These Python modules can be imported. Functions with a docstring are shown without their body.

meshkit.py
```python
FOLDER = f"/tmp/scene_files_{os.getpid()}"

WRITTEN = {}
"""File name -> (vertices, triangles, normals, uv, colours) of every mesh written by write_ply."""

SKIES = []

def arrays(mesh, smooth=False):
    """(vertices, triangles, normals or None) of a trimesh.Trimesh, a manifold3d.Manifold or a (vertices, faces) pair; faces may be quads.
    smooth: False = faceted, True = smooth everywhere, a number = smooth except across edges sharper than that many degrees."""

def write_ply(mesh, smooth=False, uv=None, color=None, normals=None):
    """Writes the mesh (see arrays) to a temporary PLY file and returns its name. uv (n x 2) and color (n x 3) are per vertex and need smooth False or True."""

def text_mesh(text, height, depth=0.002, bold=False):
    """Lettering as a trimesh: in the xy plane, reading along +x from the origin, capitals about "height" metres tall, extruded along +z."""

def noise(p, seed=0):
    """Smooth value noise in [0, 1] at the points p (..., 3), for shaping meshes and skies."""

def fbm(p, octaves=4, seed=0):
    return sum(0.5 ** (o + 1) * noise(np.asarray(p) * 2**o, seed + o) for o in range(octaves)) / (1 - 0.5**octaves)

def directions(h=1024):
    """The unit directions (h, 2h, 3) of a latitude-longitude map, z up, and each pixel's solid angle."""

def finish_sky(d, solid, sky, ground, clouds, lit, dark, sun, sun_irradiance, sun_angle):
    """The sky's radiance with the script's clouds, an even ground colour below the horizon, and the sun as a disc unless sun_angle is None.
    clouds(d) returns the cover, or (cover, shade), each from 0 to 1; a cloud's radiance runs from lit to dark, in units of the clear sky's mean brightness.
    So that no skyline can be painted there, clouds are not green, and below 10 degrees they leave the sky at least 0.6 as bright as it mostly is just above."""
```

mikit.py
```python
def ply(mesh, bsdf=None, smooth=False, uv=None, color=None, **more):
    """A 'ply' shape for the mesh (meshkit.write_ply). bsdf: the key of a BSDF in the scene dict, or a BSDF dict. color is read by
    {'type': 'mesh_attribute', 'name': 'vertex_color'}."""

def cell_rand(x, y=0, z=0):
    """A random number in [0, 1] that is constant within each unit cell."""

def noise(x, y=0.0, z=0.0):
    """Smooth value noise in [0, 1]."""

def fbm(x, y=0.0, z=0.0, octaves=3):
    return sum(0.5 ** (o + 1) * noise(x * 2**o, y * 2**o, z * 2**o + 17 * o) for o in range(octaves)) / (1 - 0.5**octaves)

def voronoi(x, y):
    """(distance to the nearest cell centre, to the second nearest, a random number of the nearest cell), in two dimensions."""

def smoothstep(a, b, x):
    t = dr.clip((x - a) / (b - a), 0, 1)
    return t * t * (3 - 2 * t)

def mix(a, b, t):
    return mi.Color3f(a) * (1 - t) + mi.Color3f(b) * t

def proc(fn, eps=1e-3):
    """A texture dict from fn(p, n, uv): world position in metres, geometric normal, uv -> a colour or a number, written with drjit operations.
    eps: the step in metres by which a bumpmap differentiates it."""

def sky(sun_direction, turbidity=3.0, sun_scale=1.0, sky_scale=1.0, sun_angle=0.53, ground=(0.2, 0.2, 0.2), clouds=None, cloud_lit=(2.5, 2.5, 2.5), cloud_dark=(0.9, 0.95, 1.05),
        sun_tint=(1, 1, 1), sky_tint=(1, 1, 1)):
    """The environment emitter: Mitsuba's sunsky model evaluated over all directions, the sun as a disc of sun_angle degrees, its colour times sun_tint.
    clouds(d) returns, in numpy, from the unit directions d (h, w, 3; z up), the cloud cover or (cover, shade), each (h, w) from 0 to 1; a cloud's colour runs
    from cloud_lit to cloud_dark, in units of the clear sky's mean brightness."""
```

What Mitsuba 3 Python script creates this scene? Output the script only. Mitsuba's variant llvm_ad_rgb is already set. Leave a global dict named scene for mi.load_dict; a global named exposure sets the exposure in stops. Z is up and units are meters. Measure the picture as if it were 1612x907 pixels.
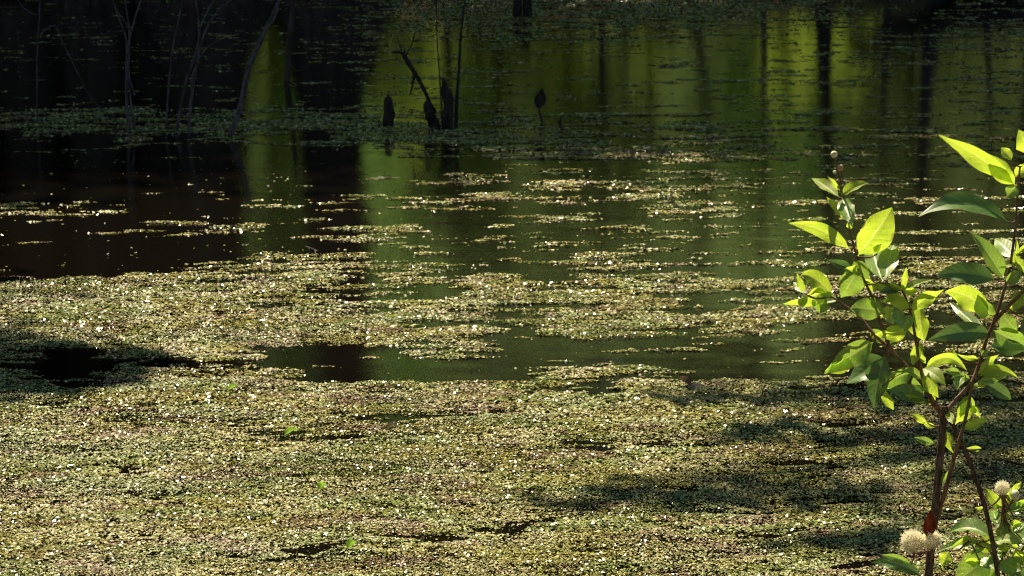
import math, numpy as np, trimesh, mitsuba as mi, mikit, meshkit
import drjit as dr
T = mi.ScalarTransform4f

# ------------------------------------------------------------------ camera, sky, exposure
CAM = np.array([0.0, 0.0, 2.2])
F, PITCH = 3792.0, math.radians(10.5)          # focal length in photo pixels (1612 wide), downward pitch
FWD = np.array([0, math.cos(PITCH), -math.sin(PITCH)])
UP = np.array([0, math.sin(PITCH), math.cos(PITCH)])
SUN = np.array([-0.20, 0.51, 0.84]); SUN /= np.linalg.norm(SUN)
exposure = 2.55
scene, labels = {}, {}
scene['camera'] = {'type': 'thinlens', 'fov': math.degrees(2 * math.atan(806 / F)), 'fov_axis': 'x',
                   'aperture_radius': 0.0016, 'focus_distance': 4.8,
                   'near_clip': 0.05, 'far_clip': 900.0,
                   'to_world': T().look_at(origin=CAM.tolist(), target=(CAM + FWD).tolist(), up=[0, 0, 1])}
scene['daylight'] = mikit.sky(SUN.tolist(), turbidity=3, sky_scale=.7, sky_tint=(1, .98, .92))

def ray(px, py):
    d = np.array([(px - 806) / F, 0, 0]) + FWD + UP * ((453.5 - py) / F)
    return d
def at(px, py, Y):                              # the point of the world that lies at depth Y behind a pixel of the photograph
    d = ray(px, py); return CAM + d * (Y / d[1])
def on_water(px, py, z=0.0):
    d = ray(px, py); return CAM + d * ((z - CAM[2]) / d[2])

# ------------------------------------------------------------------ bookkeeping
counts = {}
def numbered(name):
    n = counts.get(name, 0); counts[name] = n + 1
    return name if n == 0 else f'{name}_{n:03d}'
def part(parent, name, shape):
    key = numbered(f'{parent}__{name}'); scene[key] = shape; return key
def thing(name, label, cat, group=None, kind=None):
    key = numbered(name); labels[key] = {'label': label, 'category': cat}
    if group: labels[key]['group'] = group
    if kind: labels[key]['kind'] = kind
    return key
def single(name, shape, label, cat, group=None, kind=None):
    key = thing(name, label, cat, group, kind); scene[key] = shape; return key
def structure(name, shape, label):
    scene[name] = shape; labels[name] = {'label': label, 'kind': 'structure'}

# ------------------------------------------------------------------ materials
def rgb(*c): return {'type': 'rgb', 'value': list(c)}
VC = {'type': 'mesh_attribute', 'name': 'vertex_color'}
def bark_fn(a, b, fx, fz):
    def fn(p, n, uv):
        s = mikit.fbm(p.x * fx, p.y * fx, p.z * fz, octaves=4)
        return mikit.mix(a, b, mikit.smoothstep(.3, .75, s))
    return fn
scene['bark'] = {'type': 'twosided', 'bsdf': {'type': 'principled', 'base_color': mikit.proc(bark_fn((.035, .028, .02), (.11, .09, .07), 14, 3)), 'roughness': .9, 'specular': .2}}
scene['pale_bark'] = {'type': 'twosided', 'bsdf': {'type': 'principled', 'base_color': mikit.proc(bark_fn((.05, .045, .04), (.14, .13, .125), 60, 9)), 'roughness': .8, 'specular': .2}}
scene['wet_wood'] = {'type': 'twosided', 'bsdf': {'type': 'principled', 'base_color': mikit.proc(bark_fn((.012, .010, .007), (.04, .033, .024), 50, 14)), 'roughness': .7, 'specular': .3}}
scene['stem_bark'] = {'type': 'twosided', 'bsdf': {'type': 'principled', 'base_color': mikit.proc(bark_fn((.05, .035, .022), (.15, .11, .075), 300, 60)), 'roughness': .75, 'specular': .25}}
scene['shoot_bark'] = {'type': 'twosided', 'bsdf': {'type': 'principled', 'base_color': mikit.proc(bark_fn((.10, .05, .03), (.22, .14, .07), 260, 50)), 'roughness': .6, 'specular': .3}}
def thin(base, rough, trans, spec=1.4):
    return {'type': 'principledthin', 'base_color': base, 'roughness': rough, 'diff_trans': trans, 'eta': spec, 'spec_trans': 0.0}
def glossy(inner, coat, alpha):                  # a leaf blade under its waxy coat
    return {'type': 'blendbsdf', 'weight': coat, 'a': inner,
            'b': {'type': 'twosided', 'bsdf': {'type': 'roughconductor', 'material': 'none', 'distribution': 'ggx', 'alpha': alpha, 'specular_reflectance': rgb(1, 1, 1)}}}
scene['tree_leaf'] = thin(VC, .55, 1.25)
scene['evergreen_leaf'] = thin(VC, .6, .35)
def blade_fn(dark, light, rib):
    def fn(p, n, uv):
        u, v = uv.x, uv.y                        # u along the midrib, v from -1 to 1 across it
        a = dr.abs(v)
        vein = dr.abs(mikit.mi.Float(1) * (u * 9.0 - a * 1.6) - dr.floor(u * 9.0 - a * 1.6) - .5)
        vein = mikit.smoothstep(.10, .02, vein) * .6
        mid = mikit.smoothstep(.10, .03, a)
        c = mikit.mix(dark, light, mikit.fbm(p.x * 55, p.y * 55, p.z * 55, octaves=3))
        blot = mikit.smoothstep(.70, .80, mikit.noise(p.x * 170, p.y * 170, p.z * 170)) * .35
        c = mikit.mix(c, (.20, .13, .03), blot * .5)
        edge = mikit.smoothstep(.80, 1.0, a) * mikit.smoothstep(.56, .70, mikit.noise(p.x * 90, p.y * 90, p.z * 90))
        return mikit.mix(mikit.mix(c, rib, dr.maximum(vein, mid) * .8), (.22, .12, .04), edge * .8)
    return fn
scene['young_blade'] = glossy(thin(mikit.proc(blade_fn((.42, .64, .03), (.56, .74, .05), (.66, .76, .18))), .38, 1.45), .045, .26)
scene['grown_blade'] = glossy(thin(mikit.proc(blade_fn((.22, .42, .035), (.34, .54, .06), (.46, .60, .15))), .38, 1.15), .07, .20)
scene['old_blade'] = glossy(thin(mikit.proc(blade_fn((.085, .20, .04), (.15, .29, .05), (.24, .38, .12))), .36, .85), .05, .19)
scene['flower_cream'] = thin(rgb(.95, .93, .78), .7, 1.3)
scene['bud_green'] = {'type': 'twosided', 'bsdf': {'type': 'principled', 'base_color': mikit.proc(bark_fn((.62, .66, .34), (.80, .78, .52), 420, 420)), 'roughness': .7, 'specular': .3}}
scene['bud_pink'] = {'type': 'twosided', 'bsdf': {'type': 'principled', 'base_color': mikit.proc(bark_fn((.40, .20, .12), (.62, .48, .30), 420, 420)), 'roughness': .7, 'specular': .3}}
scene['rust_blade'] = thin(mikit.proc(bark_fn((.11, .022, .008), (.22, .055, .018), 160, 60)), .6, .3)
scene['dead_blade'] = thin(mikit.proc(bark_fn((.05, .035, .022), (.13, .09, .06), 120, 120)), .45, .25)
scene['lime_blade'] = thin(rgb(.30, .52, .05), .35, .8)
def wetness(p, n, uv):                           # wet, shiny fronds among dull ones
    return dr.select(mikit.cell_rand(p.x * 160, p.y * 90, 0) < .05 + 1.3 * mikit.smoothstep(.25, .8, mikit.fbm(p.x * 4, p.y * 8, 3.0)), mi.Float(.19), mi.Float(.5))
scene['duckweed_frond'] = {'type': 'twosided', 'bsdf': {'type': 'principled', 'base_color': VC, 'roughness': mikit.proc(wetness), 'specular': .5}}
def water_bump(p, n, uv):
    return .5 * mikit.noise(p.x * 2.1, p.y * 3.7, 1.0) + .25 * mikit.noise(p.x * 5.0 + 3, p.y * 9.0, 2.0)
scene['pond_surface'] = {'type': 'bumpmap', 'scale': .0026, 'arbitrary': mikit.proc(water_bump, eps=.01),
                         'bsdf': {'type': 'roughplastic', 'distribution': 'beckmann', 'alpha': .015, 'int_ior': 1.33, 'diffuse_reflectance': rgb(.0046, .0036, .0024)}}
def soil(p, n, uv):
    a = mikit.fbm(p.x * 1.3, p.y * 1.3, 0, octaves=4); d1, d2, r = mikit.voronoi(p.x * 11, p.y * 11)
    litter = mikit.mix((.07, .045, .025), (.20, .13, .07), r)
    return mikit.mix(litter, (.045, .075, .02), mikit.smoothstep(.5, .68, a))
scene['forest_soil'] = {'type': 'twosided', 'bsdf': {'type': 'principled', 'base_color': mikit.proc(soil), 'roughness': .95, 'specular': .15}}

# ------------------------------------------------------------------ mesh helpers
def tube(points, radii, sides=8, lobes=0, lobe_amp=0.0, cap=True):
    p = np.asarray(points, float); r = np.broadcast_to(np.asarray(radii, float), (len(p),))
    t = np.gradient(p, axis=0); t /= np.linalg.norm(t, axis=1, keepdims=True) + 1e-12
    ref = np.array([1.0, 0.03, 0.02]) if abs(t[0][0]) < .8 else np.array([.02, 1.0, .03])
    u = np.cross(t, ref); u /= np.linalg.norm(u, axis=1, keepdims=True)
    w = np.cross(t, u)
    a = np.arange(sides) * 2 * np.pi / sides
    k = 1 + lobe_amp * np.cos(a * lobes) if lobes else np.ones(sides)
    v = p[:, None] + (np.cos(a) * k)[None, :, None] * u[:, None] * r[:, None, None] + (np.sin(a) * k)[None, :, None] * w[:, None] * r[:, None, None]
    n = len(p); i, j = np.meshgrid(np.arange(n - 1), np.arange(sides), indexing='ij'); j2 = (j + 1) % sides
    q = np.stack([i * sides + j, i * sides + j2, (i + 1) * sides + j2, (i + 1) * sides + j], -1).reshape(-1, 4)
    f = np.vstack([q[:, [0, 2, 1]], q[:, [0, 3, 2]]])
    v = v.reshape(-1, 3)
    if cap:
        v = np.vstack([v, p[0], p[-1]]); b = n * sides; k = np.arange(sides); k2 = (k + 1) % sides
        f = np.vstack([f, np.stack([k, k2, k * 0 + b], 1), np.stack([(n - 1) * sides + k2, (n - 1) * sides + k, k * 0 + b + 1], 1)])
    return v, f
def join(pieces):
    vs, fs, o = [], [], 0
    for v, f in pieces:
        vs.append(v); fs.append(f + o); o += len(v)
    return np.vstack(vs), np.vstack(fs)
def spline(pts, n):
    from scipy.interpolate import PchipInterpolator
    pts = np.asarray(pts, float)
    s = np.r_[0, np.cumsum(np.linalg.norm(np.diff(pts, axis=0), axis=1))]
    return PchipInterpolator(s, pts)(np.linspace(0, s[-1], n))

# ------------------------------------------------------------------ ground and water
def ground_height(x, y):
    q = np.sqrt(((x - 1) / 25.0) ** 2 + ((y - 20.2) / 17.6) ** 2)
    wob = .05 * (meshkit.noise(np.stack([x * .25, y * .25, x * 0], -1)) - .5)
    e = (q + wob - 1) * 17.0                                  # about metres from the waterline
    h = np.where(e < 0, np.maximum(-.9, e * .5), .75 * (1 - np.exp(-np.maximum(e, 0) * .75)) + .02 * np.maximum(e, 0))
    rough = meshkit.fbm(np.stack([x * .8, y * .8, x * 0], -1), 3, 5) - .5
    return h + rough * .14 * np.clip(e, 0, 1) + np.clip(e - 30, 0, 400) * .03
gx = np.unique(np.r_[np.linspace(-40, 42, 165), np.linspace(-450, -40, 30), np.linspace(42, 450, 30)])
gy = np.unique(np.r_[np.linspace(-8, 60, 137), np.linspace(-120, -8, 14), np.linspace(60, 600, 40)])
X, Yg = np.meshgrid(gx, gy)
V = np.stack([X, Yg, ground_height(X, Yg)], -1).reshape(-1, 3)
i, j = np.meshgrid(np.arange(len(gy) - 1), np.arange(len(gx) - 1), indexing='ij'); k = i * len(gx) + j
Q = np.stack([k, k + 1, k + 1 + len(gx), k + len(gx)], -1).reshape(-1, 4)
structure('ground', mikit.ply((V, Q), 'forest_soil', smooth=True), 'leaf littered bank and forest floor around the pond')
def gz(x, y): return float(ground_height(np.array([float(x)]), np.array([float(y)]))[0])
a = np.linspace(0, 2 * np.pi, 97)[:-1]
wv = np.vstack([[[1, 20.2, 0]], np.stack([1 + 26.5 * np.cos(a), 20.2 + 18.8 * np.sin(a), a * 0], 1)])
wf = np.stack([np.zeros(96, int), 1 + np.arange(96), 1 + (np.arange(96) + 1) % 96], 1)
structure('water', mikit.ply((wv, wf), 'pond_surface'), 'still dark brown pond water mirroring the green forest')

# ------------------------------------------------------------------ trees
def leaf_quads(rng, centres, radii, n, size, base, spread, shell=.35):
    """n folded leaf shapes through ellipsoids (centres, radii): vertices, triangles, vertex colours."""
    c, r = np.asarray(centres, float), np.asarray(radii, float)
    vol = np.prod(r, axis=1) ** (2 / 3); which = rng.choice(len(c), n, p=vol / vol.sum())
    d = rng.normal(size=(n, 3)); d /= np.linalg.norm(d, axis=1, keepdims=True)
    rad = rng.random(n) ** shell
    p = c[which] + d * rad[:, None] * r[which] * (1 + .18 * rng.normal(size=(n, 1)))
    ax = rng.normal(size=(n, 3)) + [0, 0, -.5]; ax /= np.linalg.norm(ax, axis=1, keepdims=True)
    nn = rng.normal(size=(n, 3)) + [0, 0, .9]; s = np.cross(ax, nn); s /= np.linalg.norm(s, axis=1, keepdims=True) + 1e-9
    L = size * (.6 + .8 * rng.random((n, 1)))
    v = np.stack([p - ax * L, p + s * L * .48, p + ax * L, p - s * L * .48], 1).reshape(-1, 3)
    o = np.arange(n)[:, None] * 4
    f = np.vstack([o + [0, 1, 2], o + [0, 2, 3]])
    tint = (1 + spread * (rng.random((n, 1)) - .5) * 2) * (1 + .5 * spread * rng.normal(size=(len(c), 1)))[which]
    col = np.clip(np.asarray(base) * tint * np.array([1, 1, 1]) + np.array([.06, .03, 0]) * spread * rng.random((n, 1)), .005, .9)
    return v, f, np.repeat(col, 4, axis=0)
def trunk_mesh(x, y, z0, top, r0, flare=0.0, lean=(0, 0), seed=0, lobes=5):
    rng = np.random.default_rng(seed)
    zs = np.r_[np.linspace(0, 3.2, 13), np.linspace(4.2, top, 8)] if top > 5 else np.linspace(0, top, 10)
    w = rng.normal(size=2) * .12
    p = np.stack([x + lean[0] * zs + w[0] * np.sin(zs * .6), y + lean[1] * zs + w[1] * np.sin(zs * .5), z0 + zs], 1)
    r = r0 * (1 - .6 * zs / top) + flare * np.exp(-(zs / 1.15) ** 1.4)
    return p, tube(p, r, 14, lobes if flare else 0, .10)
def tree(name, x, y, top, r0, label, group, clumps, leaf='tree_leaf', base=(.16, .26, .03), n=5000, size=.16, flare=0.0, lean=(0, 0), seed=1, bark='bark', spread=.35, shell=.35):
    rng = np.random.default_rng(seed)
    t = thing(name, label, 'tree', group)
    z0 = min(gz(x, y), 0.0) - .15 if gz(x, y) < .05 else gz(x, y) - .15
    axis, tm = trunk_mesh(x, y, z0, top, r0, flare, lean, seed)
    part(t, 'trunk', mikit.ply(tm, bark, smooth=True))
    c, r = zip(*clumps)
    limbs = []
    for cc, rr in clumps:
        cc = np.array(cc, float)
        hgt = np.clip(cc[2] - .45 * np.hypot(cc[0] - x, cc[1] - y) - .3, axis[3][2], axis[-1][2])
        s = axis[np.argmin(np.abs(axis[:, 2] - hgt))]
        mid = (s + cc) / 2 + [0, 0, .12 * np.linalg.norm(cc - s)] + rng.normal(size=3) * .12
        limbs.append(tube(spline([s, mid, cc], 8), np.linspace(max(.035, r0 * .33), .012, 8), 6))
        for k in range(5):
            e = cc + rng.normal(size=3) * np.array(rr) * .6
            limbs.append(tube(spline([mid + (cc - mid) * .5 * rng.random(), (mid + e) / 2 + rng.normal(size=3) * .1, e], 5), np.linspace(.022, .006, 5), 4))
    part(t, 'limbs', mikit.ply(join(limbs), bark, smooth=True))
    v, f, col = leaf_quads(rng, c, r, n, size, base, spread, shell)
    part(t, 'crown', mikit.ply((v, f), leaf, color=col))
    return t
def round_crown(rng, x, y, z_low, z_high, rad, k=9):
    out = []
    for i in range(k):
        h = rng.random(); a = rng.random() * 2 * np.pi; w = rad * (1 - .55 * abs(2 * h - .8)) * rng.random() ** .5
        out.append(((x + w * math.cos(a), y + w * math.sin(a), z_low + (z_high - z_low) * h), (rad * (.35 + .2 * rng.random()), rad * (.35 + .2 * rng.random()), rad * (.22 + .14 * rng.random()))))
    return out
R = np.random.default_rng(11)
def X_of(px, D): return D * (px - 806) / F
# tall shade trees that stand along the far shore, trunks seen as dark bands in the reflection
TALL = 'tall shade trees on the far shore'
tall_label = 'tall tree on the far shore, seen as a dark band mirrored in the water'
#        px, D, radius, flare, lean x, crown bottom
far = [(334, 36, .50, 1.4, 0, 5.0), (530, 36.2, .46, 1.25, 0, 5.4), (238, 37, .42, .5, .01, 4.6), (140, 36.4, .40, .5, -.01, 4.6), (40, 37, .45, .5, 0, 4.6), (-90, 37, .40, .4, 0, 4.8),
       (700, 39, .035, 0, .01, 8.5), (945, 40, .05, 0, 0, 8.5), (1085, 39, .045, .03, .01, 8.5), (1198, 38.6, .05, 0, 0, 8.5), (1290, 38, .095, .04, .05, 8.0), (1395, 39, .035, .03, 0, 8.0), (1475, 37.6, .10, .06, 0, 8.0), (1545, 38.5, .04, .03, .01, 8), (1630, 37.5, .08, .08, 0, 8),
       (-330, 36, .35, .3, 0, 5), (-620, 35, .35, .3, 0, 5), (-950, 35, .35, .3, 0, 5), (-1300, 34, .35, .3, 0, 5), (1850, 36.5, .3, .3, 0, 6), (2150, 36, .3, .3, 0, 6)]
for k, (px, D, r, fl, ln, zb) in enumerate(far):
    x = X_of(px, D); top = 17 + 5 * R.random()
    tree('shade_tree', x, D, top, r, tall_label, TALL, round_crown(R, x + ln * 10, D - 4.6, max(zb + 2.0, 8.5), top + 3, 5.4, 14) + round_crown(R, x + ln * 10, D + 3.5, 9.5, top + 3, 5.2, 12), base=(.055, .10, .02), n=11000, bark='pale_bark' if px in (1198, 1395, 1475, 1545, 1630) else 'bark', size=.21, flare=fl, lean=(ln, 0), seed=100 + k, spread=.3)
# dark evergreen thicket on the left of the far shore
THICK = 'evergreen bushes on the far left shore'
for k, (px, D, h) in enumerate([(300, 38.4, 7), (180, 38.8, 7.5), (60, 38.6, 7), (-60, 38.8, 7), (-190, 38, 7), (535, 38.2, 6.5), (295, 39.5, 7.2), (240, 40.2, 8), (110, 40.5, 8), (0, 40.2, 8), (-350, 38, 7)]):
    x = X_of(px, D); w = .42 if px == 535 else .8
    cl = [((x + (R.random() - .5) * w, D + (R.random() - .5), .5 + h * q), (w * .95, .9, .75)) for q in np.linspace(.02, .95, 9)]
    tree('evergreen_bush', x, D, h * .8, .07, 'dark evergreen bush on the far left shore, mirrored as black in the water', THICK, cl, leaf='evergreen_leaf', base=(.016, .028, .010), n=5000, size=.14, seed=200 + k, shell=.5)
# sunlit young trees in the clearing behind the shore trees
YOUNG = 'sunlit young trees behind the far shore'
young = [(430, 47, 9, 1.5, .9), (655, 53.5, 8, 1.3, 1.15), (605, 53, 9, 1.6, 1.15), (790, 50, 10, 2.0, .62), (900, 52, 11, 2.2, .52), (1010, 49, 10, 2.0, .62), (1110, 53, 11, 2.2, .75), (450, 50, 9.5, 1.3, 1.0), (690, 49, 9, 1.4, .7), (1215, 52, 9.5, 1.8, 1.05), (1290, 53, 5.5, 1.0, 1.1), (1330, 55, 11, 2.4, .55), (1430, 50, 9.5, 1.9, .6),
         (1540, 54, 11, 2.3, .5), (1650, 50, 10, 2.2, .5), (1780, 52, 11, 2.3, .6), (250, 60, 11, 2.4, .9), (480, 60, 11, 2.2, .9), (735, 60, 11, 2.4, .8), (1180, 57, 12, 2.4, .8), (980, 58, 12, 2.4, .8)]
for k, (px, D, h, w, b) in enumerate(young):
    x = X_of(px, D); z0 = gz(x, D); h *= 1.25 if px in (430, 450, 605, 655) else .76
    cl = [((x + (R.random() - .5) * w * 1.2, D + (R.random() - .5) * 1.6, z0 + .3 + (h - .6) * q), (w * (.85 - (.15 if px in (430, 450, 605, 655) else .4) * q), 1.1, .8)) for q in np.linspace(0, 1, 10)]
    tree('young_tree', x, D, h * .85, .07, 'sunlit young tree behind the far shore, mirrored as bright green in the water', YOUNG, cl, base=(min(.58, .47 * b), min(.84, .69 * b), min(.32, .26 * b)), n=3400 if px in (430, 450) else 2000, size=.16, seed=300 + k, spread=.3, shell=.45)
# tall forest that closes the view behind
BACK = 'forest trees behind the clearing'
for k in range(34):
    D = 94 + 24 * R.random(); x = -44 + 90 * (k + R.random()) / 34; h = 31 + 8 * R.random()
    tree('forest_tree', x, D, h * .9, .3, 'tall forest tree behind the clearing, part of the dim green reflection', BACK, round_crown(R, x, D, gz(x, D) + 1.5, h + 5, 6.0, 16), base=(.034, .062, .013), n=8000, size=.55, seed=400 + k)
for k in range(22):
    D = 66 + 14 * R.random(); x = -22 + 46 * (k + R.random()) / 22; z0 = gz(x, D)
    tree('forest_bush', x, D, 6, .06, 'bush at the foot of the forest behind the clearing', 'bushes at the foot of the forest',
         [((x + 2.4 * (R.random() - .5), D + R.random(), z0 + 7.5 * q), (1.9, 1.2, 1.2)) for q in (.08, .25, .4, .55, .7, .85, 1.)], base=(.06, .11, .02), n=2600, size=.30, seed=700 + k)
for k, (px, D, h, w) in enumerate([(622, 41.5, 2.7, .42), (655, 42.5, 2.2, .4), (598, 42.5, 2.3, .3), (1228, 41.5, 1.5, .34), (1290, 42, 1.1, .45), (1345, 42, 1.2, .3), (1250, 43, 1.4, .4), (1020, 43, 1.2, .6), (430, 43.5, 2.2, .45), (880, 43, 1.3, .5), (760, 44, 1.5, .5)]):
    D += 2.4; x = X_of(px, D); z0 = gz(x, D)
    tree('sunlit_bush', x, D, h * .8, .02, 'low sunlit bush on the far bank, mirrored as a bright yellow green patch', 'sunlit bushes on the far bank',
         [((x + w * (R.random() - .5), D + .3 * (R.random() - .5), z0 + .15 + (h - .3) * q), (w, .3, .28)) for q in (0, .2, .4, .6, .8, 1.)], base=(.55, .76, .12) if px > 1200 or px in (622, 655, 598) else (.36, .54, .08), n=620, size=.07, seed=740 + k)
# the same forest goes on round the pond: copies of four crowns and trunks at the sides and behind the camera
ROUND = 'forest trees round the pond'
protos = []
for m in range(4):
    h = 19 + 2 * m; rr = np.random.default_rng(600 + m)
    v, f, col = leaf_quads(rr, *zip(*round_crown(rr, 0, 0, 5.0, h, 4.2, 16)), 2600, .45, (.07, .12, .02), .3)
    protos.append((mikit.ply(trunk_mesh(0, 0, -.2, h * .9, .28, .15, seed=m)[1], 'bark', smooth=True), mikit.ply((v, f), 'tree_leaf', color=col)))
spots = []
for k in range(230):
    a = R.random() * 2 * np.pi; q = 1.0 + .9 * R.random()
    x, y = 1 + 30 * q * math.cos(a), 17 + 27 * q * math.sin(a)
    if y > 30 and abs(x) < .33 * y + 4: continue                # the far side is planted above
    if y < 2 and abs(x) < 5 and y > -5: continue
    if all((x - u) ** 2 + (y - w) ** 2 > 16 for u, w in spots): spots.append((x, y))
for k, (x, y) in enumerate(spots):
    t = thing('forest_tree', 'forest tree round the pond, outside the picture', 'tree', ROUND); tr, cr = protos[k % 4]
    M = T().translate([x, y, gz(x, y)]).rotate([0, 0, 1], 360 * R.random()).scale(.85 + .3 * R.random())
    part(t, 'trunk', {**tr, 'to_world': M}); part(t, 'crown', {**cr, 'to_world': M})
# trees beside the pond, outside the picture, whose limbs shade the near mats
OFF = (-.238, .607)                                         # ground shift of a point one metre up, towards the sun
def over(px, py, z, dx=0.0):
    g = on_water(px, py); return (g[0] + OFF[0] * z + dx, g[1] + OFF[1] * z, z)
SIDE = 'limb shading trees at the sides of the pond'
tree('bank_tree', 7.4, 16.5, 13, .24, 'leafy tree at the right side of the pond shading the near mats', SIDE,
     [(over(900, 785, 7.4), (.26, .20, .13)), (over(1010, 783, 7.4), (.36, .24, .16)), (over(1130, 778, 7.4), (.42, .28, .16)), (over(1270, 782, 7.3), (.42, .27, .16)), (over(1360, 790, 7.3), (.3, .24, .15)),
      (over(1370, 858, 7.2), (.34, .20, .13)), (over(1290, 862, 7.2), (.24, .14, .12)), (over(1150, 628, 7.0), (.4, .34, .2)), (over(1290, 626, 7.0), (.5, .36, .2)), (over(1210, 685, 7.0), (.36, .24, .18)), (over(1340, 690, 7.0), (.46, .27, .2)), (over(1450, 690, 7.0), (.4, .26, .2)),
      (over(1560, 690, 6.9), (.4, .28, .2)), (over(1570, 752, 7.4), (.42, .32, .2)), (over(1430, 628, 7), (.5, .36, .2)), (over(1560, 630, 7), (.5, .36, .2)), ((4.5, 16, 8.5), (1.3, 1.2, .7)), ((6, 16, 10), (1.8, 1.8, 1)), ((8.5, 17, 10), (1.8, 2, 1)), ((7.4, 17, 12.5), (1.8, 1.8, 1.2))],
     base=(.12, .2, .03), n=5600, size=.085, seed=500, shell=.6)
tree('bank_tree', -8.0, 17.5, 13, .26, 'leafy tree at the left side of the pond shading the near mats', SIDE,
     [(over(-40, 556, 7.6), (.5, .30, .2)), (over(70, 556, 7.6), (.4, .25, .2)), (over(150, 562, 7.6), (.3, .18, .16)), (over(-60, 592, 7.6), (.6, .6, .25)), (over(60, 592, 7.6), (.4, .55, .22)), (over(150, 588, 7.6), (.36, .42, .16)), (over(225, 575, 7.6), (.24, .26, .14)), (over(-250, 580, 8), (.8, .7, .3)), ((-6, 17, 9), (1.6, 1.4, .8)), ((-8, 17, 11), (2, 2, 1.2)), ((-9.5, 18, 9), (1.6, 1.8, 1)), ((-7.5, 18, 13), (1.8, 1.8, 1.2))],
     base=(.12, .2, .03), n=16000, size=.085, seed=501, shell=.6)

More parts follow.
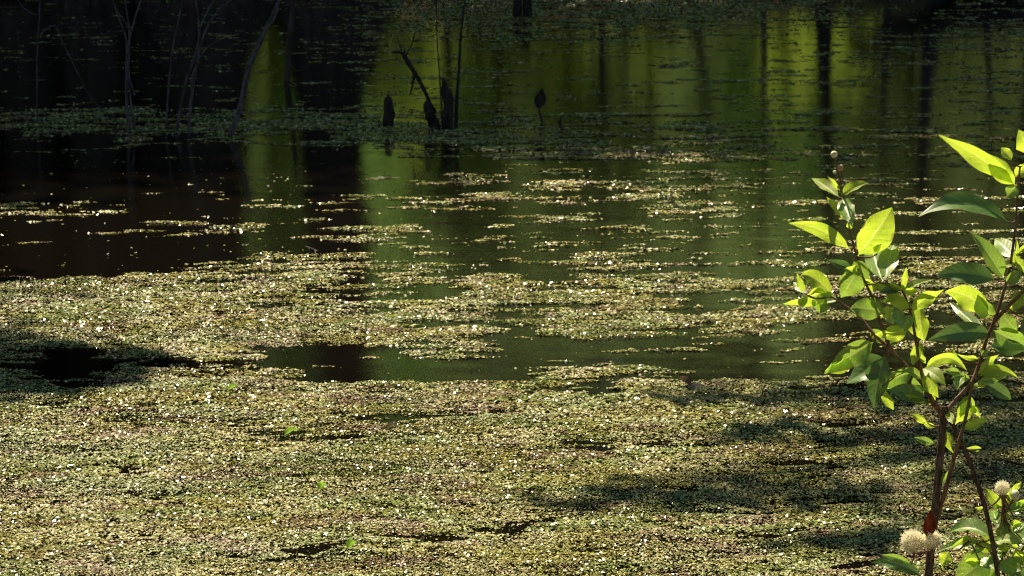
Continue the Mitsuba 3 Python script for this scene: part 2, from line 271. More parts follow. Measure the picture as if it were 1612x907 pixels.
# ------------------------------------------------------------------ duckweed
YS = [0, 25, 45, 60, 90, 150, 175, 195, 215, 232, 260, 285, 310, 330, 352, 375, 400, 425, 450, 480, 510, 540, 558, 572, 588, 605, 622, 645, 907]
XS = [0, 150, 300, 450, 580, 700, 850, 1000, 1150, 1300, 1450, 1612]
COVER = np.array([
 [.05,.05,.05,.1,.2,.5,.5,.6,.5,.2,.02,.1], [.05,.05,.05,.1,.2,.5,.5,.7,.5,.15,.03,.2], [.05,.05,.05,.15,.2,.4,.5,.4,.2,.1,.08,.3], [.15,.15,.15,.3,.2,.4,.35,.15,.1,.1,.35,.35],
 [.1,.1,.15,.15,.2,.25,.15,.1,.15,.15,.3,.25], [.05,.05,.1,.1,.1,.1,.1,.1,.15,.1,.15,.15], [.3,.3,.4,.5,.25,.15,.1,.1,.15,.1,.1,.15], [.7,.7,.75,.8,.7,.6,.3,.3,.35,.15,.1,.15],
 [.4,.3,.4,.7,.85,.9,.7,.5,.4,.2,.15,.2], [.03,.03,.03,.03,.03,.2,.3,.5,.5,.2,.15,.25], [0,0,0,0,.02,.05,.25,.35,.35,.15,.15,.2], [0,0,0,.02,.1,.2,.55,.6,.45,.15,.2,.25],
 [.1,.05,.05,.1,.2,.3,.5,.55,.3,.1,.15,.2], [.5,.2,.15,.1,.2,.3,.35,.3,.2,.15,.1,.15], [.15,.1,.5,.55,.3,.3,.3,.3,.25,.15,.1,.1], [.05,.02,.02,.05,.3,.35,.35,.35,.25,.15,.1,.1],
 [.1,.05,.05,.15,.35,.45,.45,.4,.3,.3,.35,.4], [.3,.25,.3,.5,.5,.5,.5,.45,.5,.5,.6,.6], [.9,.8,.75,.75,.6,.55,.6,.6,.6,.55,.6,.6], [.97,.95,.9,.85,.75,.65,.65,.65,.65,.45,.4,.5],
 [.98,.97,.95,.92,.8,.7,.7,.65,.55,.35,.3,.4], [.95,.97,.95,.95,.92,.75,.5,.45,.38,.15,.2,.3], [.9,.6,.5,.3,.35,.2,.06,.04,.06,.02,.1,.2], [.3,.1,.03,0,0,0,.02,.1,.02,.02,.05,.2],
 [.8,.75,.75,.8,.7,.12,.12,.3,.3,.2,.2,.3], [.95,.95,.95,.97,.93,.45,.5,.65,.65,.65,.6,.6], [.98,.98,.98,.98,.97,.85,.7,.85,.9,.9,.9,.9], [.965]*12, [.975]*12])
def duckweed():
    from scipy.interpolate import RegularGridInterpolator
    rng = np.random.default_rng(77)
    # where the mats lie: hand-mapped share of the water they cover, over the pond's surface
    table = RegularGridInterpolator((YS, XS), COVER, bounds_error=False, fill_value=None)
    N = 2_150_000
    D = 6.2 * np.exp(rng.random(N) * math.log(38 / 6.2))
    x = (rng.random(N) - .5) * D * 1.28 * 1612 / F
    e = -np.arctan2(2.2, D) + PITCH
    py = 453.5 - F * np.tan(e); px = 806 + F * x / (np.hypot(D, 2.2) * np.cos(e))
    cov = table(np.stack([np.clip(py, 0, 907), np.clip(px, 0, 1612)], 1))
    P = lambda fx, fy, z: np.stack([x * fx, D * fy, np.full(N, z)], 1)
    wx, wy = x + .16 * (meshkit.fbm(P(5, 7, 1.), 3, 51) - .5), D + .10 * (meshkit.fbm(P(6, 9, 3.), 3, 52) - .5)
    def fb(fx, fy, o, sd):
        c, e_ = math.cos(.12), math.sin(.12)
        return meshkit.fbm(np.stack([(wx * c + wy * e_) * fx, (wy * c - wx * e_) * fy, np.full(N, .37 * sd)], 1), o, sd)
    n = .46 * fb(3.0, 5.6, 5, 3) + .54 * fb(4.6, 20, 4, 9)
    q = np.quantile(n, np.linspace(0, 1, 401)); rank = np.interp(n, q, np.linspace(0, 1, 401))
    mid = (py > 255) & (py < 435); cov = np.where(mid, cov * np.where(px > 480, .56, .46), cov); cov = np.where((py >= 435) & (py < 545) & (px > 620), cov * .95, cov); cov = np.where((px < 560) & (py >= 172) & (py < 235), cov * .8, cov); cov = np.where((px < 560) & (py < 172), cov * .3, np.where((py > 48) & (py < 172), cov * .6, cov))
    pits = meshkit.fbm(P(16, 34, 8.), 3, 15)
    keep = (rank < cov) & (rng.random(N) < np.clip((pits - .27) * 8, .30, 1)); keep |= (py > 235) & (rng.random(N) < 0.0015 + .02 * (rank < cov + .05))
    x, D, rank, cov = x[keep], D[keep], rank[keep], cov[keep]; N = len(x)
    P = lambda fx, fy, z: np.stack([x * fx, D * fy, np.full(N, z)], 1)
    s = .0044 * (D / 8) * (.35 + 1.15 * rng.random(N) ** 1.4) * (.68 + .75 * meshkit.fbm(P(2.2, 5, 6.), 2, 61))          # half length of a frond clump
    inside = np.clip((cov - rank) * 6, 0, 1)
    z = .003 + inside * (.016 * meshkit.fbm(P(9, 14, 0.), 3, 21) * rng.random(N) + .003 * rng.random(N))
    a = rng.random(N) * 2 * np.pi
    tilt = np.abs(rng.normal(size=N)) * .36 + .03; ta = rng.random(N) * 2 * np.pi
    nrm = np.stack([np.sin(tilt) * np.cos(ta), np.sin(tilt) * np.sin(ta), np.cos(tilt)], 1)
    u = np.stack([np.cos(a), np.sin(a), a * 0], 1); u -= nrm * (u * nrm).sum(1, keepdims=True); u /= np.linalg.norm(u, axis=1, keepdims=True)
    w = np.cross(nrm, u); c = np.stack([x, D, z], 1); S = s[:, None]
    v = np.stack([c - u * S, c + w * S * .78 - u * S * .1, c + u * S, c - w * S * .78 + u * S * .1], 1).reshape(-1, 3)
    v[:, 2] = np.maximum(v[:, 2], .0012)
    o = np.arange(N)[:, None] * 4; f = np.vstack([o + [0, 1, 2], o + [0, 2, 3]])
    g = meshkit.fbm(P(3.2, 7, 2.), 3, 31); h = meshkit.fbm(P(6, 13, 4.), 3, 41); m = rng.random(N)
    olive, green, rust, straw = np.array([.255, .245, .06]), np.array([.19, .24, .06]), np.array([.20, .14, .07]), np.array([.42, .41, .16])
    k1 = np.clip((g - .42) * 5 + .5 * (m - .5), 0, 1)[:, None]; k2 = np.clip((h - .56) * 6 + .9 * (rng.random(N) - .5), 0, 1)[:, None]
    col = olive * (1 - k1) + green * k1; col = col * (1 - k2) + rust * k2
    st = (rng.random(N) < .22)[:, None]; col = np.where(st, straw, col)
    col = np.clip(col * (.45 + 1.1 * rng.random((N, 1))), .01, .6)
    return mikit.ply((v, f), 'duckweed_frond', color=np.repeat(col, 4, axis=0))
single('floating_duckweed', duckweed(), 'mats of tiny olive and rust duckweed fronds floating on the pond', 'duckweed', kind='stuff')

# ------------------------------------------------------------------ things standing in the shaded water
def branching(name, label, cat, group, stems, mat, partname='stem'):
    """stems: list of (polyline of (px, py), depth Y, radius at foot, radius at tip)."""
    t = thing(name, label, cat, group)
    for pts, Y, r0, r1 in stems:
        p = spline([at(a, b, Y + .05 * i) for i, (a, b) in enumerate(pts)], 4 * len(pts))
        part(t, partname, mikit.ply(tube(p, np.linspace(r0, r1, len(p)), 7), mat, smooth=True))
    return t
def depth_of(py): return float(on_water(806, py)[1])
d1 = depth_of(212)
branching('bare_shrub', 'pale bare shrub fanning upward from the shaded weed band at far left', 'shrub', 'bare shrubs standing in the shaded water',
          [([(204, 214), (199, 130), (200, 75), (178, 0), (172, -40)], d1, .014, .006), ([(199, 130), (204, 60), (197, 0), (192, -40)], d1, .009, .005), ([(200, 85), (212, 30), (222, 0), (232, -40)], d1, .009, .004),
           ([(212, 150), (203, 115), (201, 95)], d1, .008, .006), ([(200, 40), (186, 20), (181, 15)], d1, .004, .003), ([(213, 205), (205, 150), (203, 120)], d1, .01, .006)], 'pale_bark')
branching('bare_shrub', 'pale bare shrub with crossing forked stems, second from the left edge', 'shrub', 'bare shrubs standing in the shaded water',
          [([(277, 214), (290, 140), (314, 50), (308, 0), (306, -40)], d1 + .1, .013, .006), ([(297, 212), (308, 110), (321, 55), (345, 15), (370, -5), (395, -30)], d1, .013, .005), ([(314, 46), (326, 20), (336, 0), (345, -30)], d1, .008, .004),
           ([(262, 212), (270, 90), (285, 10), (290, -30)], d1 + .3, .010, .005), ([(300, 140), (330, 72), (372, 56)], d1, .006, .003)], 'pale_bark')
branching('bare_shrub', 'faint thin twigs hanging over the black water in the upper left corner', 'shrub', 'bare shrubs standing in the shaded water',
          [([(60, 215), (58, 120), (60, 60), (63, 0), (64, -30)], d1 + .6, .007, .003), ([(60, 60), (85, 40), (100, 70), (120, 110), (140, 150), (165, 175)], d1 + .6, .005, .003), ([(60, 24), (40, 15), (28, 0)], d1 + .6, .004, .003)], 'pale_bark')
branching('leaning_sapling', 'pinkish brown leaning pole sapling left of the first green gap', 'sapling', None,
          [([(362, 214), (378, 170), (392, 108), (412, 60), (440, 0), (452, -40)], d1 - .2, .024, .013), ([(420, 45), (436, 20), (441, -10)], d1 - .2, .008, .006)], 'pale_bark')
branching('leaning_sapling', 'dull upright sapling stem beside the first green gap', 'sapling', None,
          [([(452, 128), (456, 60), (460, 20), (462, -40)], depth_of(128), .03, .022)], 'bark')
def stump(px, y_top, y_foot, wpx, lean_px, label, seed):
    D = depth_of(y_foot); a, b = at(px, y_foot + 3, D), at(px - lean_px, y_top, D); r = wpx / 2 * D / F
    rng = np.random.default_rng(seed)
    p = spline([a, (a * .5 + b * .5) + [r * .4 * rng.normal(), 0, 0], b], 12)
    v, f = tube(p, r * np.array([1.1, 1.05, 1.0, .98, 1.02, .95, .98, 1.0, .9, .8, .55, .15]), 12, 3, .12)
    v = v + (meshkit.noise(v * 22, seed)[:, None] - .5) * r * .7 * np.array([1, 1, .6])
    t = thing('stump', label, 'stump', 'rotten stumps on the shaded weed band'); part(t, 'wood', mikit.ply((v, f), 'wet_wood', smooth=True))
    return t, b, D
stump(611, 150, 199, 17, 0, 'short upright black stump, leftmost on the shaded weed band', 1)
s2, b2, D2 = stump(684, 156, 201, 18, 12, 'black leaning stump with a dead branch rising from its top', 2)
s3, b3, D3 = stump(704, 124, 203, 15, 9, 'tallest pointed black stump, beside the thin upright stick', 3)
for pts, r0, r1 in [([(676, 160), (655, 118), (640, 95), (634, 82)], .014, .02), ([(636, 92), (630, 74), (624, 55)], .007, .003), ([(638, 90), (648, 70), (654, 50)], .007, .003), ([(640, 90), (625, 82), (617, 83)], .012, .008), ([(652, 116), (650, 130), (645, 150)], .016, .004)]:
    p = spline([at(a, b, D2) for a, b in pts], 10); part(s2, 'branch', mikit.ply(tube(p, np.linspace(r0, r1, 10), 6), 'wet_wood', smooth=True))
branching('stick', 'thin tall dark stick standing right of the stumps', 'stick', None, [([(718, 210), (719, 160), (722, 115), (725, 60), (732, 0), (736, -40)], D3, .016, .006)], 'wet_wood')
branching('stick', 'hair thin upright twig behind the tallest stump', 'stick', None, [([(697, 203), (692, 120), (688, 60), (686, -30)], D3 + .1, .006, .004)], 'wet_wood')
branching('stick', 'small forked dark twig standing alone on the weed band', 'stick', None, [([(886, 208), (882, 193), (888, 180)], depth_of(207), .010, .006), ([(882, 194), (878, 190)], depth_of(207), .008, .006)], 'wet_wood')
def leaf_mesh(base, tip, width, normal, arch=(0, 0, 0), fold=.25, ripple=.05, seed=0, nu=25, nv=13, stalk=.07, curl=0.0, twist=0.0):
    rng = np.random.default_rng(seed)
    t = np.linspace(0, 1, nu); s = np.linspace(-1, 1, nv)
    ax = tip - base; L = np.linalg.norm(ax); A = ax / L
    N = normal - A * (normal @ A); N /= np.linalg.norm(N) + 1e-9
    mid = base + ax * t[:, None] + np.asarray(arch) * (4 * t * (1 - t))[:, None] - N * (curl * L * t ** 3)[:, None]
    tan = np.gradient(mid, axis=0); tan /= np.linalg.norm(tan, axis=1, keepdims=True)
    Nn = N - tan * (tan @ N)[:, None]; Nn /= np.linalg.norm(Nn, axis=1, keepdims=True); S = np.cross(tan, Nn)
    tw = (twist * (t - .25))[:, None]; S, Nn = S * np.cos(tw) + Nn * np.sin(tw), Nn * np.cos(tw) - S * np.sin(tw)
    tt = np.clip((t - stalk) / (1 - stalk), 0, 1)
    w = width / 2 * np.maximum(np.sin(np.pi * tt ** .8) ** .72 * (1 - .42 * tt ** 5) * 1.02, .035)
    ph = rng.random() * 6
    edge = ripple * width * np.sin(t * 8 + ph)[:, None] * (s ** 2 * np.sign(s))[None] + ripple * .7 * width * np.sin(t * 13 + ph * 2)[:, None] * (s ** 2)[None]
    q = t[:, None] * 8.0 - np.abs(s)[None] * 1.6                    # raised panels between the side veins
    edge = edge + .018 * width * np.abs(np.sin(np.pi * q)) * (1 - s ** 4)[None] * np.minimum(1, np.abs(s) * 5)[None]
    v = mid[:, None] + S[:, None] * (w[:, None] * s[None] * math.cos(fold))[..., None] + Nn[:, None] * (w[:, None] * np.abs(s)[None] ** 1.3 * math.sin(fold) + edge * (w / (width / 2))[:, None])[..., None]
    i, j = np.meshgrid(np.arange(nu - 1), np.arange(nv - 1), indexing='ij'); k = i * nv + j
    q = np.stack([k, k + 1, k + 1 + nv, k + nv], -1).reshape(-1, 4); f = np.vstack([q[:, [0, 1, 2]], q[:, [0, 2, 3]]])
    uv = np.stack(np.meshgrid(t, s, indexing='ij'), -1).reshape(-1, 2)
    return (v.reshape(-1, 3), f), uv
# a withered leaf on a stick
Dl = depth_of(200)
lt = branching('withered_stalk', 'dark withered leaf held up on a crooked stalk in the water', 'plant', None, [([(848, 206), (853, 193), (849, 176), (845, 160)], Dl, .011, .008)], 'wet_wood')
(mv, mf), uv = leaf_mesh(at(846, 172, Dl), at(854, 139, Dl), 20 * Dl / F, np.array([.2, -1, .2]), fold=.4, seed=4)
part(lt, 'leaf', mikit.ply((mv, mf), 'wet_wood', smooth=True, uv=uv))
# double-footed trunk at the top of the picture and the fallen log at the upper right
Dt = depth_of(27)
tt_ = thing('snag', 'black rotten snag with two feet at the top edge of the picture', 'stump')
for a_, b_ in [((814, 30), (818, -16)), ((829, 31), (826, -26))]:
    p = spline([at(*a_, Dt), at(a_[0] + 1, 8, Dt), at(*b_, Dt)], 14); part(tt_, 'trunk', mikit.ply(tube(p, np.linspace(.062, .05, 14), 9), 'wet_wood', smooth=True))
lg = thing('fallen_log', 'black fallen log at the far shore, mirrored at the upper right of the water', 'log')
p = spline([(9.4, 36.2, .25), (7.2, 35.6, .3), (5.9, 35.2, .5), (4.95, 34.9, .9)], 20)
v, f = tube(p, np.linspace(.6, .12, 20), 14, 3, .06); v = v + (meshkit.noise(v * 5, 4)[:, None] - .5) * .12
part(lg, 'trunk', mikit.ply((v, f), 'wet_wood', smooth=True))
p = spline([(5.9, 35.2, .6), (5.5, 35.0, .9), (5.4, 34.9, 1.25)], 8); part(lg, 'branch_stub', mikit.ply(tube(p, np.linspace(.07, .03, 8), 8), 'wet_wood', smooth=True))

# ------------------------------------------------------------------ small things lying on the mats
def floating_leaf(px, py, length, width, ang, mat, label, seed, lift=.012, name='floating_leaf'):
    c = on_water(px, py); d = np.array([math.cos(ang), math.sin(ang), .12])
    (mv, mf), uv = leaf_mesh(c - d * length / 2 + [0, 0, lift], c + d * length / 2 + [0, 0, lift + .01], width, np.array([.1, -.25, 1.]), arch=(0, 0, .012), fold=.3, seed=seed)
    single(name, mikit.ply((mv, mf), mat, smooth=True, uv=uv), label, 'leaf')
floating_leaf(459, 689, .060, .035, .3, 'lime_blade', 'bright green leaf lying on the mat below the dark channel, left of centre', 1)
floating_leaf(507, 775, .045, .03, 1.2, 'lime_blade', 'bright yellow green leaf on the mat, midway down the lower left', 2)
floating_leaf(554, 868, .040, .03, .8, 'lime_blade', 'small lime leaf beside the pale curved straw near the bottom edge', 3)
floating_leaf(366, 619, .045, .03, .4, 'lime_blade', 'green leaf on the mat just below the dark water channel at left', 4)
floating_leaf(1076, 611, .075, .05, 2.4, 'dead_blade', 'curled brown dead leaf at the edge of the right hand mat', 5, .02)
floating_leaf(1095, 620, .06, .035, .5, 'pale_bark', 'pale glossy scrap beside the curled brown dead leaf', 6, .015)
floating_leaf(616, 681, .05, .03, .2, 'dead_blade', 'orange brown dead leaf flat on the mat at centre', 7)
p = spline([on_water(522, 848, .02), on_water(538, 851, .035), on_water(549, 861, .015)], 10)
single('straw', mikit.ply(tube(p, np.linspace(.0022, .0014, 10), 6), 'pale_bark', smooth=True), 'pale curved straw lying on the mat near the bottom edge', 'straw')
p = spline([on_water(481, 388, .02), on_water(492, 392, .012), on_water(500, 396, .01)], 8)
tw = thing('floating_twig', 'grey forked twig floating alone on the brown water left of centre', 'twig')
part(tw, 'stem', mikit.ply(tube(p, np.linspace(.004, .003, 8), 6), 'pale_bark', smooth=True))
part(tw, 'fork', mikit.ply(tube(spline([on_water(496, 394, .012), on_water(497, 404, .005)], 6), np.linspace(.003, .002, 6), 6), 'pale_bark', smooth=True))

# ------------------------------------------------------------------ the buttonbush in the foreground
Y0 = 3.45
PX = Y0 / F                                                    # metres per photo pixel there
def build_bush(key, stems, leaves, seed, fill):
    rng = np.random.default_rng(seed); samples = []
    for nm, pts, r0, r1, mat in stems:
        P3 = [at(a, b, Y0 + dy) for a, b, dy in pts]
        p = spline(P3, max(10, 5 * len(pts)))
        v, f = tube(p, np.linspace(r0, r1, len(p)), 10)
        part(key, nm, mikit.ply((v, f), mat, smooth=True)); samples.append(p)
    samples = np.vstack(samples)
    for k in range(fill):                             # small leaves crowding the joints of the twigs
        c = samples[rng.integers(len(samples))]; q = c - CAM; q = q / (q @ FWD)
        bx, by = 806 + F * q[0], 453.5 - F * (q @ UP)
        if not (430 < by < 640 or (by > 780 and bx > 1540)): continue
        a = rng.random() * 2 * np.pi; L = 22 + 26 * rng.random()
        leaves = leaves + [(bx + 3 * math.cos(a), by + 3 * math.sin(a), bx + L * math.cos(a), by + L * .7 * math.sin(a) + 4, L * .42, [5, 5, 15, 50][rng.integers(4)], 'yggo'[rng.integers(4)], 3)]
    for n, L in enumerate(leaves):
        bx, by, tx, ty, w, phi, tone = L[:7]; arch = L[7] if len(L) > 7 else 0; dt = L[8] if len(L) > 8 else None
        p0 = at(bx, by, Y0); near = samples[np.argmin(np.hypot(samples[:, 0] - p0[0], samples[:, 2] - p0[2]))]
        gap = math.hypot(near[0] - p0[0], near[2] - p0[2])
        Yb = near[1] + .3 * rng.normal() * gap
        b3 = at(bx, by, Yb); Lpx = math.hypot(tx - bx, ty - by)
        dy = (rng.random() - .62) * .7 * Lpx * PX if dt is None else dt * Lpx * PX
        if phi > 38:                                # blades that lie so that they mirror the sun
            Hv = SUN + (CAM - b3) / np.linalg.norm(CAM - b3); d = ray(tx, ty); sc = ((b3 - CAM) @ Hv) / (d @ Hv)
            dy = float(np.clip(d[1] * sc - Yb, -.09, .09))
        t3 = at(tx, ty, Yb + dy)
        stalk = None
        if gap > .004:
            m = (near + b3) / 2 - [0, 0, gap * .12]
            stalk = tube(spline([near, m, b3], 6), np.linspace(.0016, .0010, 6), 6)
        A = (t3 - b3) / np.linalg.norm(t3 - b3)
        view = CAM - (b3 + t3) / 2; view /= np.linalg.norm(view); view -= A * (view @ A); view /= np.linalg.norm(view)
        upv = np.array([0, 0, 1.0]) - A * A[2]; upv -= view * (upv @ view); upv /= np.linalg.norm(upv) + 1e-9
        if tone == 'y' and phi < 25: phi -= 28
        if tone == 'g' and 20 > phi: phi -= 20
        ph = math.radians(phi); N = view * math.cos(ph) + upv * math.sin(ph)
        if phi > 38:
            N = Hv - 0; N -= A * (A @ N); N /= np.linalg.norm(N)
        W = 1.07 * min(w * PX / max(.38, abs(N @ view)), .66 * Lpx * PX + .012)
        mesh, uv = leaf_mesh(b3, t3, W, N, arch=UP * arch * PX, fold=.14 + .40 * rng.random(), ripple=.04 + .06 * rng.random(), seed=seed * 1000 + n, curl=-.02 + .26 * rng.random(), twist=(.25 if phi > 38 else .8) * rng.normal())
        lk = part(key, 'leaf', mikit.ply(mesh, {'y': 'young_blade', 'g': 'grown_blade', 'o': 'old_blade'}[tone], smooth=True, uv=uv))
        if stalk: part(lk, 'stalk', mikit.ply(stalk, 'shoot_bark', smooth=True))
def flower_ball(key, px, py, dpx, dy, seed, pins=420, mat='flower_cream'):
    rng = np.random.default_rng(seed); c = at(px, py, Y0 + dy); r = dpx / 2 * (Y0 + dy) / F
    core = trimesh.creation.icosphere(subdivisions=3, radius=r * .72); pieces = [(np.array(core.vertices) + c, np.array(core.faces))]
    n = np.arange(pins) + .5; z = 1 - 2 * n / pins; a = n * 2.399963
    d = np.stack([np.sqrt(1 - z * z) * np.cos(a), np.sqrt(1 - z * z) * np.sin(a), z], 1) + rng.normal(size=(pins, 3)) * .05
    d /= np.linalg.norm(d, axis=1, keepdims=True)
    for k in range(pins):
        e = r * (.90 + .14 * rng.random() + (.16 if rng.random() < .3 else 0))
        pieces.append(tube([c + d[k] * r * .65, c + d[k] * r * .86, c + d[k] * e * .97, c + d[k] * e], [r * .05, r * .035, r * .02, r * .035], 5))
    return part(key, 'flower_ball', mikit.ply(join(pieces), mat, smooth=True))
def bud(key, px, py, dpx, dy, mat, seed, sx=1.0):
    m = trimesh.creation.icosphere(subdivisions=3); v = np.array(m.vertices)
    v *= (1 + .10 * (meshkit.noise(v * 7 + seed, seed) - .5))[:, None] * np.array([sx, 1, 1]); r = dpx / 2 * (Y0 + dy) / F
    part(key, 'flower_bud', mikit.ply((v * r + at(px, py, Y0 + dy), np.array(m.faces)), mat, smooth=True))

bb = thing('buttonbush', 'tall sunlit buttonbush with yellow green leaves and two cream flower balls at the right edge', 'bush')
B = 'shoot_bark'
main = at(1462, 907, Y0); root = [(1455, 1000, .0), (1448, 1100, .02)]
foot_px = (1440, 1215)
STEMS = [
 ('stem', [(*foot_px, .03), (1448, 1090, .02), (1462, 907, 0), (1472, 800, 0), (1478, 740, 0), (1483, 690, 0), (1485, 655, 0), (1487, 640, 0)], .0074, .0054, 'stem_bark'),
 ('branch', [(1485, 660, 0), (1458, 612, .0), (1430, 580, .01), (1402, 548, .02), (1387, 510, .02), (1374, 470, .02), (1360, 440, .02), (1350, 408, .02), (1342, 380, .01), (1335, 350, .01), (1327, 310, 0), (1323, 285, 0), (1318, 265, 0), (1313, 246, 0)], .0030, .0009, B),
 ('branch', [(1402, 550, .02), (1375, 525, .03), (1350, 495, .05), (1325, 478, .06), (1308, 466, .06)], .0028, .0013, B),
 ('branch', [(1484, 655, 0), (1458, 610, -.02), (1447, 570, -.04), (1440, 525, -.05), (1433, 490, -.05), (1421, 458, -.05)], .0038, .0014, B),
 ('branch', [(1487, 650, 0), (1508, 626, .01), (1528, 604, .02), (1542, 572, .03), (1553, 535, .03), (1566, 503, .03), (1579, 462, .03), (1586, 438, .03), (1593, 400, .03), (1599, 350, .03), (1602, 300, .03), (1606, 262, .03)], .0034, .0013, B),
 ('branch', [(1566, 505, .03), (1588, 482, .02), (1615, 455, .0), (1640, 430, -.02)], .0032, .0018, B),
 ('branch', [(1530, 603, .02), (1522, 650, .0), (1511, 690, -.01), (1502, 720, -.01), (1493, 755, -.01), (1480, 800, .0), (1470, 830, .0)], .0022, .0036, B),
 ('branch', [(1487, 648, 0), (1515, 700, .03), (1535, 750, .04), (1551, 800, .05), (1562, 850, .06), (1570, 900, .06), (1578, 1000, .08), (1570, 1215, .1)], .0034, .0042, 'stem_bark'),
 ('branch', [(1466, 870, 0), (1458, 868, -.02), (1440, 872, -.03), (1437, 860, -.03)], .0018, .0014, B),
 ('branch', [(1464, 885, 0), (1468, 872, -.03), (1468, 858, -.04)], .0018, .0014, B),
 ('branch', [(1324, 292, 0), (1326, 280, -.01), (1322, 268, -.01)], .0010, .0009, B),
]
LEAVES = [
 (1322, 311, 1276, 275, 17, 45, 'y'), (1324, 306, 1365, 286, 19, 30, 'y'), (1322, 300, 1302, 277, 8, 20, 'y'), (1326, 312, 1340, 350, 27, 40, 'g'), (1340, 345, 1302, 315, 15, 10, 'y'), (1338, 362, 1338, 345, 10, 10, 'y'),
 (1340, 395, 1246, 359, 22, 12, 'y', 14, -.2), (1350, 403, 1407, 330, 47, -8, 'y', 0, -.1), (1388, 441, 1370, 384, 36, 48, 'g', 0, -.2), (1394, 441, 1404, 376, 32, 48, 'g', 0, -.2), (1381, 400, 1380, 368, 12, 5, 'y'),
 (1350, 424, 1326, 470, 48, -5, 'g', 0, -.1), (1347, 427, 1303, 407, 15, 20, 'o'), (1343, 410, 1369, 440, 25, 0, 'g'), (1352, 421, 1330, 426, 14, -10, 'y'),
 (1312, 468, 1259, 436, 28, 10, 'y', 12), (1304, 460, 1236, 484, 30, -5, 'y', 4), (1303, 463, 1286, 492, 28, 30, 'g'), (1268, 462, 1249, 443, 14, 50, 'g'), (1266, 462, 1255, 429, 11, 0, 'y'), (1320, 473, 1288, 478, 20, 40, 'g'),
 (1370, 445, 1428, 478, 11, 10, 'y', 4), (1433, 486, 1394, 464, 17, 0, 'y'), (1393, 494, 1338, 490, 33, 0, 'g', 6), (1406, 512, 1397, 487, 18, 55, 'y'), (1430, 520, 1389, 535, 27, 5, 'y', 4), (1396, 522, 1378, 527, 11, -5, 'y'),
 (1420, 460, 1427, 421, 10, 10, 'y'), (1420, 458, 1467, 437, 10, 40, 'y'), (1420, 458, 1398, 444, 9, 10, 'y'), (1420, 459, 1446, 458, 12, 0, 'y'), (1418, 462, 1386, 476, 12, 15, 'y'),
 (1434, 492, 1486, 458, 23, 10, 'y', 8), (1449, 472, 1447, 538, 33, -8, 'y', 0, -.1), (1434, 494, 1424, 522, 15, 0, 'g'), (1443, 538, 1437, 575, 17, -5, 'y'), (1446, 536, 1453, 575, 13, -8, 'y'), (1412, 487, 1418, 512, 18, 50, 'g'),
 (1377, 538, 1302, 590, 37, 8, 'g', 4), (1345, 562, 1302, 589, 22, -8, 'y'), (1393, 558, 1368, 642, 36, 25, 'o', 0, -.1), (1439, 588, 1384, 614, 37, 2, 'g', 8), (1388, 608, 1406, 646, 15, -5, 'y'), (1396, 562, 1333, 604, 42, 15, 'o'), (1458, 632, 1402, 612, 27, 15, 'o', 4), (1458, 634, 1424, 621, 10, -5, 'y'),
 (1453, 578, 1475, 627, 23, 5, 'y'), (1463, 638, 1470, 618, 11, 5, 'y'), (1455, 584, 1522, 584, 20, 0, 'y', 22), (1506, 563, 1497, 549, 9, 10, 'y'), (1541, 566, 1506, 557, 12, 15, 'y'), (1517, 588, 1506, 609, 18, 55, 'g'), (1512, 585, 1486, 584, 14, 10, 'g'),
 (1538, 592, 1575, 559, 15, 10, 'y', 5), (1540, 593, 1600, 588, 16, 30, 'y', 8), (1540, 599, 1586, 592, 15, 10, 'g'), (1532, 614, 1555, 603, 13, 40, 'y'), (1550, 603, 1595, 628, 23, 15, 'o'), (1529, 620, 1506, 670, 27, 0, 'y'), (1492, 648, 1500, 668, 13, 50, 'y'),
 (1516, 677, 1555, 658, 15, 25, 'y'), (1490, 678, 1498, 714, 18, 0, 'y'), (1546, 706, 1522, 707, 10, 10, 'y'), (1478, 656, 1495, 643, 9, 10, 'y'), (1460, 666, 1433, 652, 11, 5, 'y'), (1472, 673, 1452, 664, 10, 10, 'y'), (1471, 698, 1440, 690, 13, 10, 'g'), (1482, 760, 1497, 740, 15, 0, 'g'),
 (1600, 294, 1480, 231, 27, 0, 'y', 14, -.2), (1599, 292, 1551, 245, 28, 5, 'y', 0, -.1), (1593, 252, 1576, 232, 15, 30, 'y'), (1598, 280, 1622, 248, 25, 0, 'y'), (1628, 242, 1602, 210, 28, -5, 'y'), (1600, 290, 1586, 313, 21, 5, 'g'),
 (1588, 350, 1449, 338, 33, 32, 'o', 24, -.25), (1581, 440, 1539, 367, 27, 25, 'g', 0, -.2), (1599, 408, 1565, 371, 27, 52, 'g', 0, -.2), (1600, 402, 1601, 377, 7, 10, 'y'), (1602, 400, 1622, 380, 10, 20, 'y'), (1596, 396, 1614, 432, 15, 0, 'y'), (1598, 414, 1573, 419, 11, 30, 'y'), (1569, 442, 1474, 434, 33, 20, 'o', 8, .1),
 (1558, 497, 1487, 463, 36, -3, 'y', 14), (1562, 500, 1539, 468, 31, 0, 'g'), (1554, 530, 1494, 473, 19, 42, 'g', 0, -.2), (1562, 526, 1470, 530, 30, 15, 'o', 6), (1583, 492, 1627, 466, 17, 0, 'y', 5), (1577, 494, 1600, 522, 29, 0, 'g'), (1563, 520, 1622, 547, 37, 10, 'g'), (1590, 446, 1607, 436, 9, 10, 'y'), (1556, 546, 1622, 547, 25, 15, 'o'), (1610, 500, 1625, 540, 22, 5, 'o'),
 (1452, 908, 1372, 886, 21, 15, 'o', 9), (1434, 888, 1388, 874, 13, 10, 'g', 3),
]
build_bush(bb, STEMS, LEAVES, 7, 46)
flower_ball(bb, 1437, 852, 39, -.03, 1); flower_ball(bb, 1467, 850, 31, -.04, 2)
bud(bb, 1313, 243, 11, 0, 'bud_green', 1); bud(bb, 1323, 264, 11, -.01, 'bud_pink', 2, .85); bud(bb, 1314, 271, 6, .01, 'bud_green', 3)
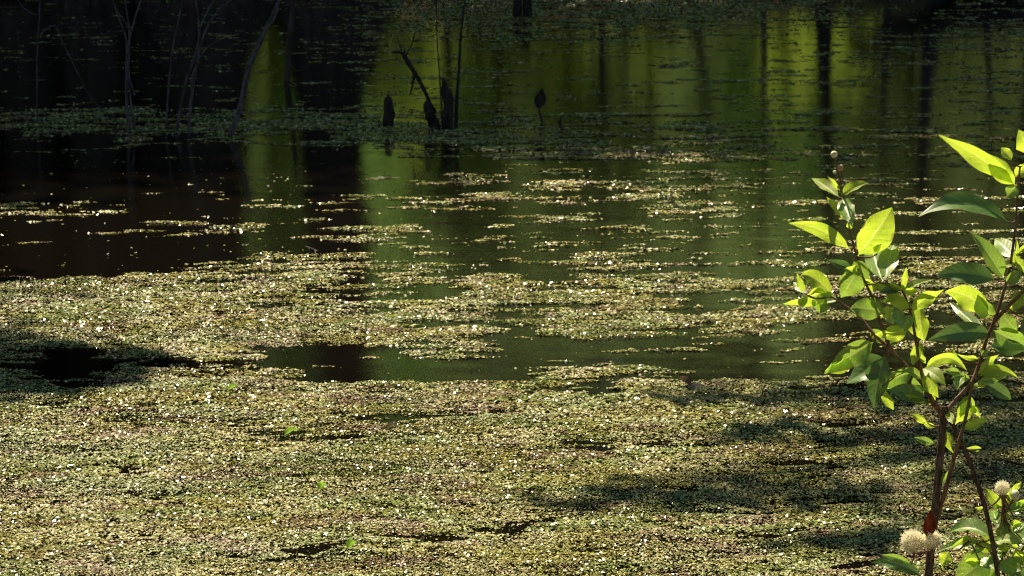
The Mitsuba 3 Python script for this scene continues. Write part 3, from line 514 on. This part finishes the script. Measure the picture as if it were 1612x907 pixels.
(mv, mf), uv = leaf_mesh(at(1450, 855, Y0 - .045), at(1456, 803, Y0 - .035), 24 * PX, np.array([.15, -1, .2]), fold=.5, seed=5, stalk=.2)
single('dry_leaf', mikit.ply((mv + [.008, 0, 0], mf), 'rust_blade', smooth=True, uv=uv), 'rust red dry leaf standing up between the two cream flower balls', 'leaf')

b2 = thing('buttonbush', 'low buttonbush shoot with one white flower ball in the lower right corner', 'bush')
STEMS2 = [('stem', [(1600, 1215, .12), (1588, 1000, .12), (1580, 907, .12), (1577, 860, .12), (1580, 820, .12), (1580, 795, .12), (1578, 776, .12)], .0045, .0016, 'shoot_bark'),
          ('branch', [(1577, 870, .12), (1560, 852, .10), (1545, 850, .09), (1520, 856, .08)], .0020, .0012, 'shoot_bark'),
          ('branch', [(1582, 890, .12), (1600, 876, .12), (1612, 862, .12), (1625, 845, .12)], .0024, .0016, 'shoot_bark'),
          ('branch', [(1580, 815, .12), (1590, 795, .11), (1598, 784, .11)], .0014, .0011, 'shoot_bark')]
LEAVES2 = [(1561, 847, 1494, 839, 24, 58, 'g', 12, -.25), (1527, 843, 1499, 863, 9, 5, 'y'), (1546, 851, 1470, 871, 17, 20, 'o', 4), (1493, 867, 1483, 892, 21, 15, 'g'), (1562, 876, 1505, 918, 50, 18, 'o', 4), (1546, 890, 1519, 886, 14, -5, 'y', 4),
 (1567, 862, 1538, 852, 27, 10, 'g'), (1551, 862, 1528, 871, 12, 50, 'g'), (1567, 866, 1594, 862, 11, 40, 'y'), (1579, 802, 1551, 770, 19, 18, 'g'), (1578, 801, 1593, 768, 15, 15, 'y'), (1592, 773, 1608, 760, 9, 10, 'y'), (1583, 806, 1583, 822, 17, -8, 'y'), (1597, 817, 1596, 837, 21, -8, 'y'),
 (1573, 832, 1559, 793, 21, 30, 'g'), (1585, 852, 1574, 820, 26, 15, 'o'), (1582, 806, 1608, 799, 15, 25, 'g'), (1599, 796, 1620, 787, 11, 10, 'y'), (1602, 856, 1620, 840, 20, 40, 'g'), (1574, 884, 1608, 897, 31, 30, 'g'), (1551, 800, 1536, 800, 8, 5, 'y'), (1588, 854, 1604, 863, 9, 10, 'y'),
 (1590, 880, 1622, 872, 26, 20, 'g'), (1582, 900, 1622, 915, 30, 20, 'o'), (1568, 890, 1555, 925, 26, 15, 'o'), (1590, 840, 1618, 822, 18, 25, 'g'), (1580, 800, 1566, 785, 14, 35, 'g'), (1580, 905, 1535, 930, 26, 30, 'g')]
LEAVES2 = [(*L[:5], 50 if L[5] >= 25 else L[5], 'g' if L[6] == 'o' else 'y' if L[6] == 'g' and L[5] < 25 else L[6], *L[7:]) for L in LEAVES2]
build_bush(b2, STEMS2, LEAVES2, 9, 9)
flower_ball(b2, 1578, 768, 24, .12, 5, 300); bud(b2, 1598, 779, 18, .11, 'bud_green', 4, .8)
